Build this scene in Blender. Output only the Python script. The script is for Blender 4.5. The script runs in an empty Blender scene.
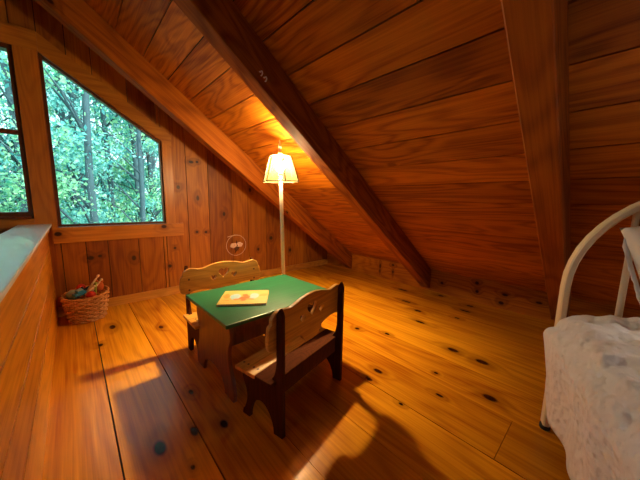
import bpy, bmesh, math, random
from mathutils import Vector, Matrix, Euler
R = math.radians
PI = math.pi
S = bpy.context.scene
COL = S.collection
rnd = random.Random(7)

# ------------------------------------------------------------------ object helpers
def link(name, me, mat=None, parent=None, smooth=False):
    o = bpy.data.objects.new(name, me)
    COL.objects.link(o)
    if mat is not None:
        for m in (mat if isinstance(mat, (list, tuple)) else [mat]):
            me.materials.append(m)
    if parent is not None:
        o.parent = parent
    if smooth and me is not None:
        for p in me.polygons:
            p.use_smooth = True
    return o

def obj(name, bm, mat, parent=None, smooth=False):
    me = bpy.data.meshes.new(name)
    bmesh.ops.recalc_face_normals(bm, faces=bm.faces)
    bm.to_mesh(me); bm.free()
    return link(name, me, mat, parent, smooth)

def thing(name, label, cat, loc=(0, 0, 0), rotz=0, group=None):
    o = bpy.data.objects.new(name, None)
    o.empty_display_size = 0.1
    COL.objects.link(o)
    o.location = loc
    o.rotation_euler = (0, 0, rotz)
    return tag(o, label, cat, group)

def tag(o, label, cat, group=None, kind=None):
    o['label'] = label
    o['category'] = cat
    if group: o['group'] = group
    if kind: o['kind'] = kind
    return o

def struct(o, label=None, cat=None):
    o['kind'] = 'structure'
    if label: o['label'] = label
    if cat: o['category'] = cat
    return o

# ------------------------------------------------------------------ mesh helpers
def pid_layer(bm):
    return bm.faces.layers.float.get('pid') or bm.faces.layers.float.new('pid')

def box(bm, x0, x1, y0, y1, z0, z1, M=None, pid=None, bevel=0):
    if pid is not None: pid_layer(bm)
    vs = [Vector((x, y, z)) for z in (z0, z1) for y in (y0, y1) for x in (x0, x1)]
    if M is not None: vs = [M @ v for v in vs]
    v = [bm.verts.new(p) for p in vs]
    fs = [bm.faces.new([v[i] for i in f]) for f in
          ((0, 2, 3, 1), (4, 5, 7, 6), (0, 1, 5, 4), (2, 6, 7, 3), (0, 4, 6, 2), (1, 3, 7, 5))]
    if pid is not None:
        L = pid_layer(bm)
        for f in fs: f[L] = pid
    if bevel:
        es = list({e for f in fs for e in f.edges})
        bmesh.ops.bevel(bm, geom=es, offset=bevel, segments=2, affect='EDGES', profile=0.6)
    return fs

def prism(bm, pts, d0, d1, axis='y', M=None, pid=None):
    """polygon pts extruded along axis between d0 and d1; pts are (x,z) for y, (y,z) for x, (x,y) for z"""
    def mk(p, d):
        if axis == 'y': q = Vector((p[0], d, p[1]))
        elif axis == 'x': q = Vector((d, p[0], p[1]))
        else: q = Vector((p[0], p[1], d))
        return M @ q if M is not None else q
    if pid is not None: pid_layer(bm)
    a = [bm.verts.new(mk(p, d0)) for p in pts]
    b = [bm.verts.new(mk(p, d1)) for p in pts]
    n = len(pts)
    fs = [bm.faces.new(a), bm.faces.new(b[::-1])]
    for i in range(n):
        j = (i + 1) % n
        fs.append(bm.faces.new((a[i], b[i], b[j], a[j])))
    if pid is not None:
        L = pid_layer(bm)
        for f in fs: f[L] = pid
    return fs

def tube(bm, pts, rad, seg=8, closed=False, flat=None, cap=True):
    """sweep a circle (or a flat ellipse (ru, rv)) along pts; rad may be a list"""
    pts = [Vector(p) for p in pts]
    n = len(pts)
    rings = []
    up = None
    for i, p in enumerate(pts):
        if closed: t = pts[(i + 1) % n] - pts[i - 1]
        else: t = pts[min(i + 1, n - 1)] - pts[max(i - 1, 0)]
        t.normalize()
        if up is None:
            up = Vector((0, 0, 1)) if abs(t.z) < 0.9 else Vector((1, 0, 0))
        up = (up - t * up.dot(t))
        if up.length < 1e-5: up = t.orthogonal()
        up.normalize()
        s = t.cross(up)
        r = rad[i] if isinstance(rad, (list, tuple)) else rad
        rings.append([bm.verts.new(p + (up * math.cos(a) + s * math.sin(a)) * r)
                      for a in (2 * PI * k / seg for k in range(seg))])
    m = n if closed else n - 1
    for i in range(m):
        A, B = rings[i], rings[(i + 1) % n]
        for k in range(seg):
            bm.faces.new((A[k], A[(k + 1) % seg], B[(k + 1) % seg], B[k]))
    if cap and not closed:
        bm.faces.new(rings[0][::-1]); bm.faces.new(rings[-1])

def band(bm, pts, N, w, t):
    """rectangular bar swept along pts lying in a plane of normal N: w wide along N, t thick in plane"""
    pts = [Vector(p) for p in pts]; N = Vector(N).normalized(); n = len(pts)
    rings = []
    for i, p in enumerate(pts):
        d = (pts[min(i + 1, n - 1)] - pts[max(i - 1, 0)]).normalized()
        s = d.cross(N).normalized()
        c = 0.006
        rings.append([bm.verts.new(p + s * a + N * b) for a, b in
                      ((-t/2 + c, -w/2), (t/2 - c, -w/2), (t/2, -w/2 + c), (t/2, w/2 - c),
                       (t/2 - c, w/2), (-t/2 + c, w/2), (-t/2, w/2 - c), (-t/2, -w/2 + c))])
    for i in range(n - 1):
        A, B = rings[i], rings[i + 1]
        for k in range(8):
            bm.faces.new((A[k], A[(k + 1) % 8], B[(k + 1) % 8], B[k]))
    bm.faces.new(rings[0][::-1]); bm.faces.new(rings[-1])

def lathe(bm, prof, seg=24, c=(0, 0, 0), cap=True):
    rings = []
    for r, z in prof:
        rings.append([bm.verts.new((c[0] + r * math.cos(2*PI*k/seg), c[1] + r * math.sin(2*PI*k/seg), c[2] + z)) for k in range(seg)])
    for A, B in zip(rings, rings[1:]):
        for k in range(seg):
            bm.faces.new((A[k], A[(k+1) % seg], B[(k+1) % seg], B[k]))
    if cap:
        bm.faces.new(rings[0][::-1]); bm.faces.new(rings[-1])

def plate(name, outer, holes, th, mat, parent, frame, bev=0.002):
    """flat board with real cut-outs: outline in (u,v), thickness along w; frame = 4x4 from (u,v,w)"""
    cu = bpy.data.curves.new(name + '_outline', 'CURVE')
    cu.dimensions = '2D'; cu.fill_mode = 'BOTH'
    cu.extrude = th / 2 - bev; cu.bevel_depth = bev; cu.bevel_resolution = 1; cu.offset = -bev
    for pts in [outer] + list(holes):
        sp = cu.splines.new('POLY'); sp.points.add(len(pts) - 1)
        for p, q in zip(sp.points, pts): p.co = (q[0], q[1], 0, 1)
        sp.use_cyclic_u = True
    tmp = bpy.data.objects.new(name + '_outline', cu); COL.objects.link(tmp)
    dg = bpy.context.evaluated_depsgraph_get()
    me = bpy.data.meshes.new_from_object(tmp.evaluated_get(dg))
    bpy.data.objects.remove(tmp); bpy.data.curves.remove(cu)
    me.transform(frame); me.name = name
    me.materials.clear()
    o = link(name, me, mat, parent)
    return o

def smooth_loop(ctrl, n=6):
    """closed Catmull-Rom through ctrl; a third value 1 marks a sharp corner"""
    out = []; N = len(ctrl)
    for i in range(N):
        p0, p1, p2, p3 = (ctrl[(i + k) % N] for k in (-1, 0, 1, 2))
        if len(p1) > 2: p0 = p1
        if len(p2) > 2: p3 = p2
        for k in range(n):
            t = k / n
            out.append(tuple(0.5 * (2*p1[a] + (p2[a]-p0[a])*t + (2*p0[a]-5*p1[a]+4*p2[a]-p3[a])*t*t +
                                    (3*p1[a]-p0[a]-3*p2[a]+p3[a])*t**3) for a in (0, 1)))
            if len(p1) > 2 and len(p2) > 2: break
    return out

def heart(cx, cy, s, n=24):
    pts = []
    for k in range(n):
        t = 2*PI*k/n
        pts.append((cx + s * math.sin(t)**3, cy + s * (13*math.cos(t) - 5*math.cos(2*t) - 2*math.cos(3*t) - math.cos(4*t)) / 16))
    return pts

# ------------------------------------------------------------------ materials
def newmat(name):
    m = bpy.data.materials.new(name); m.use_nodes = True
    nt = m.node_tree; nt.nodes.clear()
    out = nt.nodes.new('ShaderNodeOutputMaterial')
    return m, nt, out

def N(nt, typ, **kw):
    n = nt.nodes.new(typ)
    for k, v in kw.items():
        if k in n.inputs: n.inputs[k].default_value = v
        else: setattr(n, k, v)
    return n

def math_(nt, op, a, b=None, c=None, clamp=False):
    n = nt.nodes.new('ShaderNodeMath'); n.operation = op; n.use_clamp = clamp
    for i, v in enumerate((a, b, c)):
        if v is None: continue
        if isinstance(v, (int, float)): n.inputs[i].default_value = v
        else: nt.links.new(v, n.inputs[i])
    return n.outputs[0]

def vmath(nt, op, a, b=None, c=None):
    n = nt.nodes.new('ShaderNodeVectorMath'); n.operation = op
    for i, v in enumerate((a, b, c)):
        if v is None: continue
        if isinstance(v, (tuple, list)): n.inputs[i].default_value = v
        else: nt.links.new(v, n.inputs[i])
    return n.outputs['Value'] if op == 'LENGTH' else n.outputs[0]

def mixc(nt, fac, a, b, typ='MIX'):
    n = nt.nodes.new('ShaderNodeMix'); n.data_type = 'RGBA'; n.blend_type = typ
    for i, v in ((0, fac), (6, a), (7, b)):
        if isinstance(v, (int, float)): n.inputs[i].default_value = v
        elif isinstance(v, (tuple, list)): n.inputs[i].default_value = (*v[:3], 1)
        else: nt.links.new(v, n.inputs[i])
    return n.outputs[2]

def wood(name, light, dark, axis='y', swirl=1.0, rough=0.35, coat=0.0, knots=(), knot_amt=0.6, tint=0.25,
         scale=1.0, knotcol=(0.035, 0.009, 0.003), spec=0.5, ringf=26, kscale=3.1):
    m, nt, out = newmat(name)
    tc = N(nt, 'ShaderNodeTexCoord')
    at = N(nt, 'ShaderNodeAttribute'); at.attribute_name = 'pid'
    off = vmath(nt, 'MULTIPLY', None, (13.1, 7.7, 5.3))
    nt.links.new(at.outputs['Fac'], off.node.inputs[0])
    P0 = tc.outputs['Object']
    P = vmath(nt, 'ADD', P0, off)
    st = {'x': (0.16, 1, 1), 'y': (1, 0.16, 1), 'z': (1, 1, 0.16)}[axis]
    st2 = {'x': (0.02, 1, 1), 'y': (1, 0.02, 1), 'z': (1, 1, 0.02)}[axis]
    kst = {'x': (0.55, 1, 1), 'y': (1, 0.55, 1), 'z': (1, 1, 0.55)}[axis]
    A = vmath(nt, 'MULTIPLY', P, st)
    # knots: sparse cells
    vor = N(nt, 'ShaderNodeTexVoronoi', Scale=kscale * scale)
    nt.links.new(vmath(nt, 'MULTIPLY', P, kst), vor.inputs['Vector'])
    sep = N(nt, 'ShaderNodeSeparateColor'); nt.links.new(vor.outputs['Color'], sep.inputs[0])
    sel = math_(nt, 'GREATER_THAN', sep.outputs[0], 1 - knot_amt)
    siz = math_(nt, 'MULTIPLY_ADD', sep.outputs[1], 0.05, 0.025)
    kd = math_(nt, 'DIVIDE', vor.outputs['Distance'], siz)
    kd = math_(nt, 'ADD', kd, math_(nt, 'MULTIPLY', math_(nt, 'SUBTRACT', 1, sel), 50))
    for (c, r) in knots:            # knots the boards really have, at their places
        w = vmath(nt, 'MULTIPLY', vmath(nt, 'SUBTRACT', P0, c), tuple(1 / q for q in r))
        kd = math_(nt, 'MINIMUM', kd, vmath(nt, 'LENGTH', w))
    halo = N(nt, 'ShaderNodeMapRange', interpolation_type='SMOOTHSTEP')
    nt.links.new(kd, halo.inputs[0])
    for i, v in ((1, 0.6), (2, 4.5), (3, 1.0), (4, 0.0)): halo.inputs[i].default_value = v
    core = N(nt, 'ShaderNodeMapRange', interpolation_type='SMOOTHSTEP')
    nt.links.new(kd, core.inputs[0])
    for i, v in ((1, 0.65), (2, 1.25), (3, 1.0), (4, 0.0)): core.inputs[i].default_value = v
    # growth-ring field
    n1 = N(nt, 'ShaderNodeTexNoise', Scale=2.6 * scale, Detail=2.0, Roughness=0.45, Distortion=0.5 * swirl)
    nt.links.new(A, n1.inputs['Vector'])
    f = math_(nt, 'ADD', n1.outputs['Fac'], math_(nt, 'MULTIPLY', halo.outputs[0], 0.10))
    ring = math_(nt, 'MULTIPLY_ADD', math_(nt, 'SINE', math_(nt, 'MULTIPLY', f, ringf * 3.0)), 0.5, 0.5)
    ring = math_(nt, 'POWER', ring, 1.6)
    n2 = N(nt, 'ShaderNodeTexNoise', Scale=70.0 * scale, Detail=3.0, Roughness=0.6)
    nt.links.new(vmath(nt, 'MULTIPLY', P, st2), n2.inputs['Vector'])
    n3 = N(nt, 'ShaderNodeTexNoise', Scale=1.3, Detail=2.0)
    nt.links.new(vmath(nt, 'MULTIPLY', P, st), n3.inputs['Vector'])
    g = math_(nt, 'ADD', math_(nt, 'MULTIPLY', ring, 0.42 * swirl), math_(nt, 'MULTIPLY_ADD', n2.outputs['Fac'], 1.3, -0.38))
    g = math_(nt, 'ADD', g, math_(nt, 'MULTIPLY_ADD', n3.outputs['Fac'], 1.5, -0.74), clamp=True)
    c = mixc(nt, g, light, dark)
    # board to board tone
    tn = N(nt, 'ShaderNodeTexWhiteNoise', noise_dimensions='1D')
    nt.links.new(at.outputs['Fac'], tn.inputs['W'])
    tv = math_(nt, 'MULTIPLY_ADD', tn.outputs['Value'], 2 * tint, 1 - tint)
    cc = N(nt, 'ShaderNodeCombineColor')
    nt.links.new(tv, cc.inputs[0]); nt.links.new(math_(nt, 'POWER', tv, 1.25), cc.inputs[1]); nt.links.new(math_(nt, 'POWER', tv, 1.4), cc.inputs[2])
    c = mixc(nt, 1.0, c, cc.outputs[0], 'MULTIPLY')
    c = mixc(nt, math_(nt, 'MULTIPLY', halo.outputs[0], 0.5), c, tuple(x * 0.55 for x in dark))
    c = mixc(nt, math_(nt, 'MULTIPLY', core.outputs[0], 1.0), c, knotcol)
    b = N(nt, 'ShaderNodeBsdfPrincipled', Roughness=rough)
    b.inputs['Specular IOR Level'].default_value = spec
    b.inputs['Coat Weight'].default_value = coat
    b.inputs['Coat Roughness'].default_value = 0.12
    nt.links.new(c, b.inputs['Base Color'])
    rr = math_(nt, 'MULTIPLY_ADD', n2.outputs['Fac'], 0.12, rough - 0.06)
    nt.links.new(rr, b.inputs['Roughness'])
    bp = N(nt, 'ShaderNodeBump', Strength=0.12, Distance=0.004)
    nt.links.new(n2.outputs['Fac'], bp.inputs['Height'])
    nt.links.new(bp.outputs[0], b.inputs['Normal'])
    nt.links.new(b.outputs[0], out.inputs[0])
    return m

def plain(name, col, rough=0.5, noise=0.12, nscale=30, metal=0.0, bump=0.0, coat=0, sheen=0, emit=None, spec=0.5):
    m, nt, out = newmat(name)
    tc = N(nt, 'ShaderNodeTexCoord')
    n = N(nt, 'ShaderNodeTexNoise', Scale=float(nscale), Detail=4.0)
    nt.links.new(tc.outputs['Object'], n.inputs['Vector'])
    c = mixc(nt, n.outputs['Fac'], tuple(x * (1 - noise) for x in col), tuple(min(1, x * (1 + noise)) for x in col))
    b = N(nt, 'ShaderNodeBsdfPrincipled', Roughness=rough, Metallic=metal)
    b.inputs['Coat Weight'].default_value = coat
    b.inputs['Specular IOR Level'].default_value = spec
    b.inputs['Sheen Weight'].default_value = sheen
    nt.links.new(c, b.inputs['Base Color'])
    if bump:
        bp = N(nt, 'ShaderNodeBump', Strength=bump, Distance=0.01)
        nt.links.new(n.outputs['Fac'], bp.inputs['Height']); nt.links.new(bp.outputs[0], b.inputs['Normal'])
    if emit:
        b.inputs['Emission Color'].default_value = (*emit[0], 1); b.inputs['Emission Strength'].default_value = emit[1]
    nt.links.new(b.outputs[0], out.inputs[0])
    return m

# floor knots read off the boards: (x, y, radius across, radius along)
FK = [(0.221,1.367,.024,.042),(.377,1.36,.016,.03),(.513,1.301,.017,.028),(.46,1.677,.012,.02),(.309,1.161,.008,.012),
      (.083,2.744,.015,.02),(.192,3.076,.02,.04),(.533,2.785,.016,.03),(2.239,.781,.022,.036),(2.233,.563,.024,.038),
      (1.837,.399,.024,.034),(1.532,1.025,.018,.03),(1.411,1.013,.014,.022),(1.369,.742,.008,.012),(3.199,1.027,.02,.045),
      (3.408,1.045,.02,.03),(2.93,1.011,.012,.02),(1.828,.737,.009,.012),(3.32,1.881,.02,.06),(3.5,1.434,.02,.03),(2.533,1.223,.016,.04),(2.95,1.62,.018,.05),(2.79,1.38,.02,.035),(1.62,.62,.01,.02),(1.93,1.55,.016,.02),(2.06,1.30,.012,.02)]
KK = [(1.051,.244,.022,.02),(1.042,.138,.02,.02),(.752,.173,.03,.016),(.781,.068,.028,.02),(.442,.169,.03,.012),
      (1.472,.144,.02,.018),(2.47,.19,.012,.04),(2.47,.11,.01,.03),(2.235,.25,.02,.014),(2.23,.14,.012,.03)]
GY0 = 3.706
WK = [(0.106,0.569,0.03,0.022),(0.184,0.581,0.018,0.015),(0.486,0.52,0.022,0.03),(0.923,0.592,0.016,0.015),(0.853,0.369,0.022,0.022),(1.197,0.778,0.018,0.016),(1.313,0.77,0.02,0.016),(1.165,1.672,0.03,0.018),(1.238,1.68,0.018,0.016),(2.334,0.609,0.03,0.03),(1.571,1.008,0.02,0.03),(1.978,1.356,0.02,0.03),(2.711,0.371,0.025,0.03),(2.1,0.45,0.02,0.025),(1.0,1.35,0.02,0.025)]
M = {}
M['floor'] = wood('varnished pine floor', (.76, .325, .011), (.32, .075, .003), 'y', 0.65, 0.22, 0.0,
                  [((x, y, 0), (a * 1.15, b * 1.25, .3)) for x, y, a, b in FK], 0.10, 0.20, 1.0, spec=0.6, ringf=22)
M['ceil'] = wood('amber pine ceiling boards', (.54, .172, .006), (.19, .034, .002), 'y', 1.1, 0.5, 0.0, (), 0.07, 0.16, 1.5, ringf=22, spec=.3)
M['beam'] = wood('amber rafter wood', (.42, .122, .006), (.16, .029, .002), 'x', 1.0, 0.65, 0.0, (), 0.25, 0.1, 1.3, spec=.2)
M['wall'] = wood('knotty pine wall boards', (.48, .170, .008), (.19, .038, .003), 'z', 0.75, 0.48, 0.0, [((x, GY0, z), (a, .5, b)) for x, z, a, b in WK], 0.18, 0.25, 1.2, kscale=2.6)
M['rail'] = wood('pine partition boards', (.82, .37, .020), (.46, .14, .007), 'y', 0.8, 0.38, 0.0, (), 0.10, 0.12, 1.0)
M['knee'] = wood('pine knee wall board', (.50, .165, .006), (.20, .040, .002), 'y', 0.8, 0.6, 0.0,
                 [((3.6, y, z), (.3, a, b)) for y, z, a, b in KK], 0.0, 0.15, spec=.15)
M['trimx'] = wood('pine window trim', (.62, .26, .026), (.30, .085, .008), 'x', 0.7, 0.38, 0.0, [((x, 3.68, z), (.03, .5, .022)) for x, z in ((-.119, .843), (.809, .872), (.893, 1.60))], 0.15, 0.1)
M['trimz'] = wood('pine window casing', (.56, .22, .022), (.28, .075, .008), 'z', 0.7, 0.36, 0.0, (), 0.1, 0.1)
M['sash'] = wood('dark stained sash wood', (.16, .050, .012), (.07, .02, .006), 'z', 0.5, 0.35, 0.0, (), 0.0, 0.1)
M['bench'] = wood('honey pine bench wood', (.72, .37, .055), (.38, .14, .018), 'x', 0.7, 0.38, 0.0, (), 0.25, 0.05, 2.0)
M['table'] = wood('red brown pine table legs', (.24, .062, .012), (.10, .022, .004), 'z', 0.8, 0.42, 0.0, (), 0.2, 0.05, 2.0)
M['darkpine'] = wood('dark brown pine', (.10, .026, .007), (.040, .012, .004), 'z', 0.8, 0.8, 0.0, (), 0.2, 0.05, 2.0, spec=.04)
M['cap'] = plain('rail cap in sky reflection colour', (.84, .92, .96), 0.42, 0.05, 6, coat=0.35, spec=.8)  # pale blue of the reflected sky put into the base colour
M['dark'] = plain('dark groove', (.035, .012, .004), 0.8)
M['plug'] = plain('dark wood plug', (.10, .035, .012), 0.5)

def green_top():
    m, nt, out = newmat('green painted wood')
    tc = N(nt, 'ShaderNodeTexCoord')
    n = N(nt, 'ShaderNodeTexNoise', Scale=45.0, Detail=4.0)
    nt.links.new(vmath(nt, 'MULTIPLY', tc.outputs['Object'], (0.06, 1, 1)), n.inputs['Vector'])
    c = mixc(nt, n.outputs['Fac'], (.003, .075, .032), (.010, .165, .070))
    b = N(nt, 'ShaderNodeBsdfPrincipled', Roughness=0.33)
    nt.links.new(c, b.inputs['Base Color'])
    bp = N(nt, 'ShaderNodeBump', Strength=0.25, Distance=0.003)
    nt.links.new(n.outputs['Fac'], bp.inputs['Height']); nt.links.new(bp.outputs[0], b.inputs['Normal'])
    nt.links.new(b.outputs[0], out.inputs[0])
    return m
M['green'] = green_top()

def glass():
    m, nt, out = newmat('window glass')
    fr = N(nt, 'ShaderNodeFresnel', IOR=1.5)
    t = N(nt, 'ShaderNodeBsdfTransparent'); t.inputs[0].default_value = (.93, .97, .97, 1)
    g = N(nt, 'ShaderNodeBsdfGlossy', Roughness=0.015)
    mx = N(nt, 'ShaderNodeMixShader')
    nt.links.new(math_(nt, 'MULTIPLY', fr.outputs[0], 1.2, clamp=True), mx.inputs[0])
    nt.links.new(t.outputs[0], mx.inputs[1]); nt.links.new(g.outputs[0], mx.inputs[2])
    nt.links.new(mx.outputs[0], out.inputs[0])
    return m
M['glass'] = glass()

# ------------------------------------------------------------------ room shell
GY = 3.706            # inner face of the gable wall
KX = 3.60             # knee wall
HALFX = -0.19         # face of the half wall
SL = 0.725
RX = -1.30            # ridge
def roofz(x): return 0.30 + SL * (KX - x)
RZ = roofz(RX)
def roofz2(x): return roofz(x) if x > RX else roofz(2 * RX - x)
BACKY = -3.2
LOWZ = -2.6
LEFTX = 2 * RX - KX

# floor planks
seams = [-0.30, 0.072, 0.394, 0.72, 1.05, 1.383, 1.725, 2.06, 2.40, 2.84, 3.22, 3.62]
GAP = {1: .0035, 2: .003, 5: .003}
butts = {5: 0.257, 2: -1.1, 8: -0.6, 3: -2.1}
bm = bmesh.new()
for i, (a, b) in enumerate(zip(seams, seams[1:])):
    ys = [BACKY] + ([butts[i]] if i in butts else []) + [GY]
    for k, (p, q) in enumerate(zip(ys, ys[1:])):
        box(bm, a + GAP.get(i, .0013), b - GAP.get(i + 1, .0013), p + .0015, q - .0015, -0.03, 0.0, pid=rnd.random() * 10)
fl = obj('floor', bm, M['floor'])
struct(fl, 'wide knotty varnished pine plank loft floor', 'floor')
bm = bmesh.new(); box(bm, -0.30, 3.62, BACKY, GY, -0.24, -0.0302)
struct(obj('subfloor', bm, M['dark'], fl))

# ceiling: boards on both slopes, running along y
def slopeM(x0, sgn):
    """frame at roof point x0: u down slope, v along y, w inward normal"""
    u = Vector((sgn, 0, -SL)).normalized()
    v = Vector((0, 1, 0))
    w = Vector((-SL * sgn, 0, -1)).normalized()
    return Matrix(((u.x, v.x, w.x, x0), (u.y, v.y, w.y, 0), (u.z, v.z, w.z, roofz2(x0)), (0, 0, 0, 1)))
K = math.sqrt(1 + SL * SL)
bm = bmesh.new()
xs = [0.592 + 0.1945 * k for k in range(-9, 16)]
xs = [RX] + [x for x in xs if x > RX + .05 and x < KX - .05] + [KX + 0.02]
for a, b in zip(xs, xs[1:]):
    Mx = slopeM(a, 1)
    box(bm, 0.0038, (b - a) * K - 0.0038, BACKY, GY, -0.03, 0, M=Mx, pid=rnd.random() * 10)
ceil = obj('ceiling', bm, M['ceil'])
struct(ceil, 'sloping ceiling of wide swirly grained amber pine boards', 'ceiling')
bm = bmesh.new(); box(bm, -0.02, (KX - RX) * K, BACKY, GY, -0.06, -0.0305, M=slopeM(RX, 1))
struct(obj('ceiling_backing', bm, M['dark'], ceil))
bm = bmesh.new()
SKY = (4, 8, 0.5, 1.8)       # unseen skylight added in the other slope to light the half-wall cap: boards 4 to 8 are cut between two rafters
for k in range(26):
    a = RX - 0.1945 * k
    spans = [(BACKY, SKY[2]), (SKY[3], GY)] if SKY[0] <= k < SKY[1] else [(BACKY, GY)]
    for p, q in spans:
        box(bm, 0.003, 0.1945 * K - 0.003, p, q, -0.03, 0, M=slopeM(a - 0.0001, -1), pid=rnd.random() * 10)
u0_, u1_ = SKY[0] * .1945 * K, SKY[1] * .1945 * K
for a_, b_, p, q in ((-.02, u0_, BACKY, GY), (u1_, (KX - RX) * K, BACKY, GY), (u0_, u1_, BACKY, SKY[2]), (u0_, u1_, SKY[3], GY)):
    box(bm, a_, b_, p, q, -0.06, -0.0305, M=slopeM(RX - .0001, -1), pid=0)
struct(obj('ceiling_slope', bm, M['ceil'], ceil))
sk = thing('window_4_added', 'added unseen skylight in the far slope of the roof, lighting the half wall cap', 'window'); struct(sk)
bm = bmesh.new(); MS = slopeM(RX - .0001, -1)
box(bm, u0_ - .02, u0_ + .04, SKY[2] - .02, SKY[3] + .02, -.09, .015, M=MS); box(bm, u1_ - .04, u1_ + .02, SKY[2] - .02, SKY[3] + .02, -.09, .015, M=MS)
box(bm, u0_ + .04, u1_ - .04, SKY[2] - .02, SKY[2] + .04, -.09, .015, M=MS); box(bm, u0_ + .04, u1_ - .04, SKY[3] - .04, SKY[3] + .02, -.09, .015, M=MS)
struct(obj('window_frame', bm, M['beam'], sk))
bm = bmesh.new(); box(bm, u0_ + .03, u1_ - .03, SKY[2] + .03, SKY[3] - .03, -.07, -.064, M=MS)
struct(obj('window_glass', bm, M['glass'], sk))

# rafters
def rafter(y0, y1, name, label, x0=RX):
    D = 0.28
    bm = bmesh.new()
    xe = KX - 0.0
    pts = [(x0, roofz(x0)), (xe, roofz(xe)), (xe, max(0.001, roofz(xe) - D)), (x0, roofz(x0) - D)]
    f = prism(bm, pts, y0, y1, 'y', pid=rnd.random() * 10)
    # rotate grain: mesh authored in world, the grain axis follows the slope through the object rotation
    es = list({e for q in f for e in q.edges})
    bmesh.ops.bevel(bm, geom=es, offset=0.006, segments=1, affect='EDGES')
    rot = Matrix.Rotation(math.atan(SL), 4, 'Y')
    org = Vector((KX, y0, 0.0))
    for v in bm.verts: v.co = rot.inverted() @ (v.co - org)
    o = obj(name, bm, M['beam'])
    o.matrix_world = Matrix.Translation(org) @ rot
    struct(o, label, 'rafter')
    return o
rafter(3.06, 3.19, 'ceiling_beam', 'amber rafter nearest the window wall, sloping past the trapezoid window')
rB = rafter(1.63, 1.76, 'ceiling_beam', 'dark sided rafter with small hooks sloping down above the lamp')
rafter(0.20, 0.33, 'ceiling_beam', 'wide faced rafter sloping down behind the white bed arch')
rafter(-1.23, -1.10, 'ceiling_beam', 'rafter over the bed beyond the wide faced rafter')
rafter(-2.66, -2.53, 'ceiling_beam', 'rafter near the back wall')

# knee wall
bm = bmesh.new()
ys = [BACKY, -0.9, 0.62, 0.925, 2.05, GY]
box(bm, KX + .001, KX + 0.05, BACKY, GY, 0.0, 0.30, pid=2.0)
kw = obj('wall_right', bm, M['knee']); struct(kw, 'low knotty pine knee wall under the sloping ceiling', 'wall')
bm = bmesh.new(); box(bm, KX - .008, KX + .001, BACKY, GY, 0.287, 0.300, pid=1.0)
struct(obj('wall_moulding', bm, M['knee'], kw))

# gable wall: vertical boards cut round the windows
WX0, WX1 = -0.108, 0.835         # opening of trapezoid window
WZ0 = 0.90
def wtop(x): return 2.50 - 0.674 * (x + 0.086)
LX0, LX1, LZ0, LZ1 = -1.24, -0.27, 1.00, 2.50      # opening of the sash window
MX0, MX1 = -2.55, -1.52          # unseen window added past the sash window for more daylight
def mtop(x): return 2.50 - 0.674 * ((-1.52) - x)
gs = [-4.9 + .28 * k for k in range(13)]
gs = [g for g in gs if g < -2.6] + [MX0, -2.2, -1.86, MX1, LX0, -0.95, -0.6, LX1, WX0, 0.08, 0.262, 0.543, 0.80, WX1, 1.099, 1.368,
      1.691, 1.94, 2.246, 2.508, 2.84, 3.067, 3.35, KX + .04]
gs = [LEFTX, -4.7, -4.5] + gs if gs[0] > -4.5 else [LEFTX] + gs
gs = sorted(set(gs))
bm = bmesh.new()
g2 = 0.0035
for a, b in zip(gs, gs[1:]):
    pid = rnd.random() * 10
    A, B = a + g2, b - g2
    top = [(B, roofz2(B) + .02), (A, roofz2(A) + .02)]
    if a < RX < b: top = [(B, roofz2(B) + .02), (RX, RZ), (A, roofz2(A) + .02)]
    lo = LOWZ if b <= -0.25 else 0.0
    mid = (a + b) / 2
    if WX0 - .001 <= mid <= WX1: z0, f = WZ0, wtop
    elif LX0 <= mid <= LX1: z0, f = LZ0, (lambda x: LZ1)
    elif MX0 <= mid <= MX1: z0, f = WZ0, mtop
    else:
        prism(bm, [(A, lo), (B, lo)] + top, GY, GY + .03, 'y', pid=pid); continue
    prism(bm, [(A, lo), (B, lo), (B, z0), (A, z0)], GY, GY + .03, 'y', pid=pid)
    prism(bm, [(A, f(A)), (B, f(B))] + top, GY, GY + .03, 'y', pid=pid + .37)
gw = obj('wall_back', bm, M['wall'])
struct(gw, 'gable wall of vertical knotty pine boards', 'wall')
# sheathing behind the boards, with the same openings
bm = bmesh.new()
def sheath(a, b, z0, f):
    prism(bm, [(a, LOWZ), (b, LOWZ), (b, z0), (a, z0)], GY + .031, GY + .10, 'y')
    prism(bm, [(a, f(a)), (b, f(b)), (b, roofz2(b)), (a, roofz2(a))], GY + .031, GY + .10, 'y')
def solid(a, b):
    prism(bm, [(a, LOWZ), (b, LOWZ), (b, roofz2(b)), (a, roofz2(a))], GY + .031, GY + .10, 'y')
solid(LEFTX, MX0); sheath(MX0, MX1, WZ0, mtop); prism(bm, [(MX1, LOWZ), (LX0, LOWZ), (LX0, roofz2(LX0)), (RX, RZ), (MX1, roofz2(MX1))], GY + .031, GY + .10, 'y')
sheath(LX0, LX1, LZ0, lambda x: LZ1); solid(LX1, WX0); sheath(WX0, WX1, WZ0, wtop); solid(WX1, KX + .05)
struct(obj('wall_sheathing', bm, M['dark'], gw))

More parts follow.
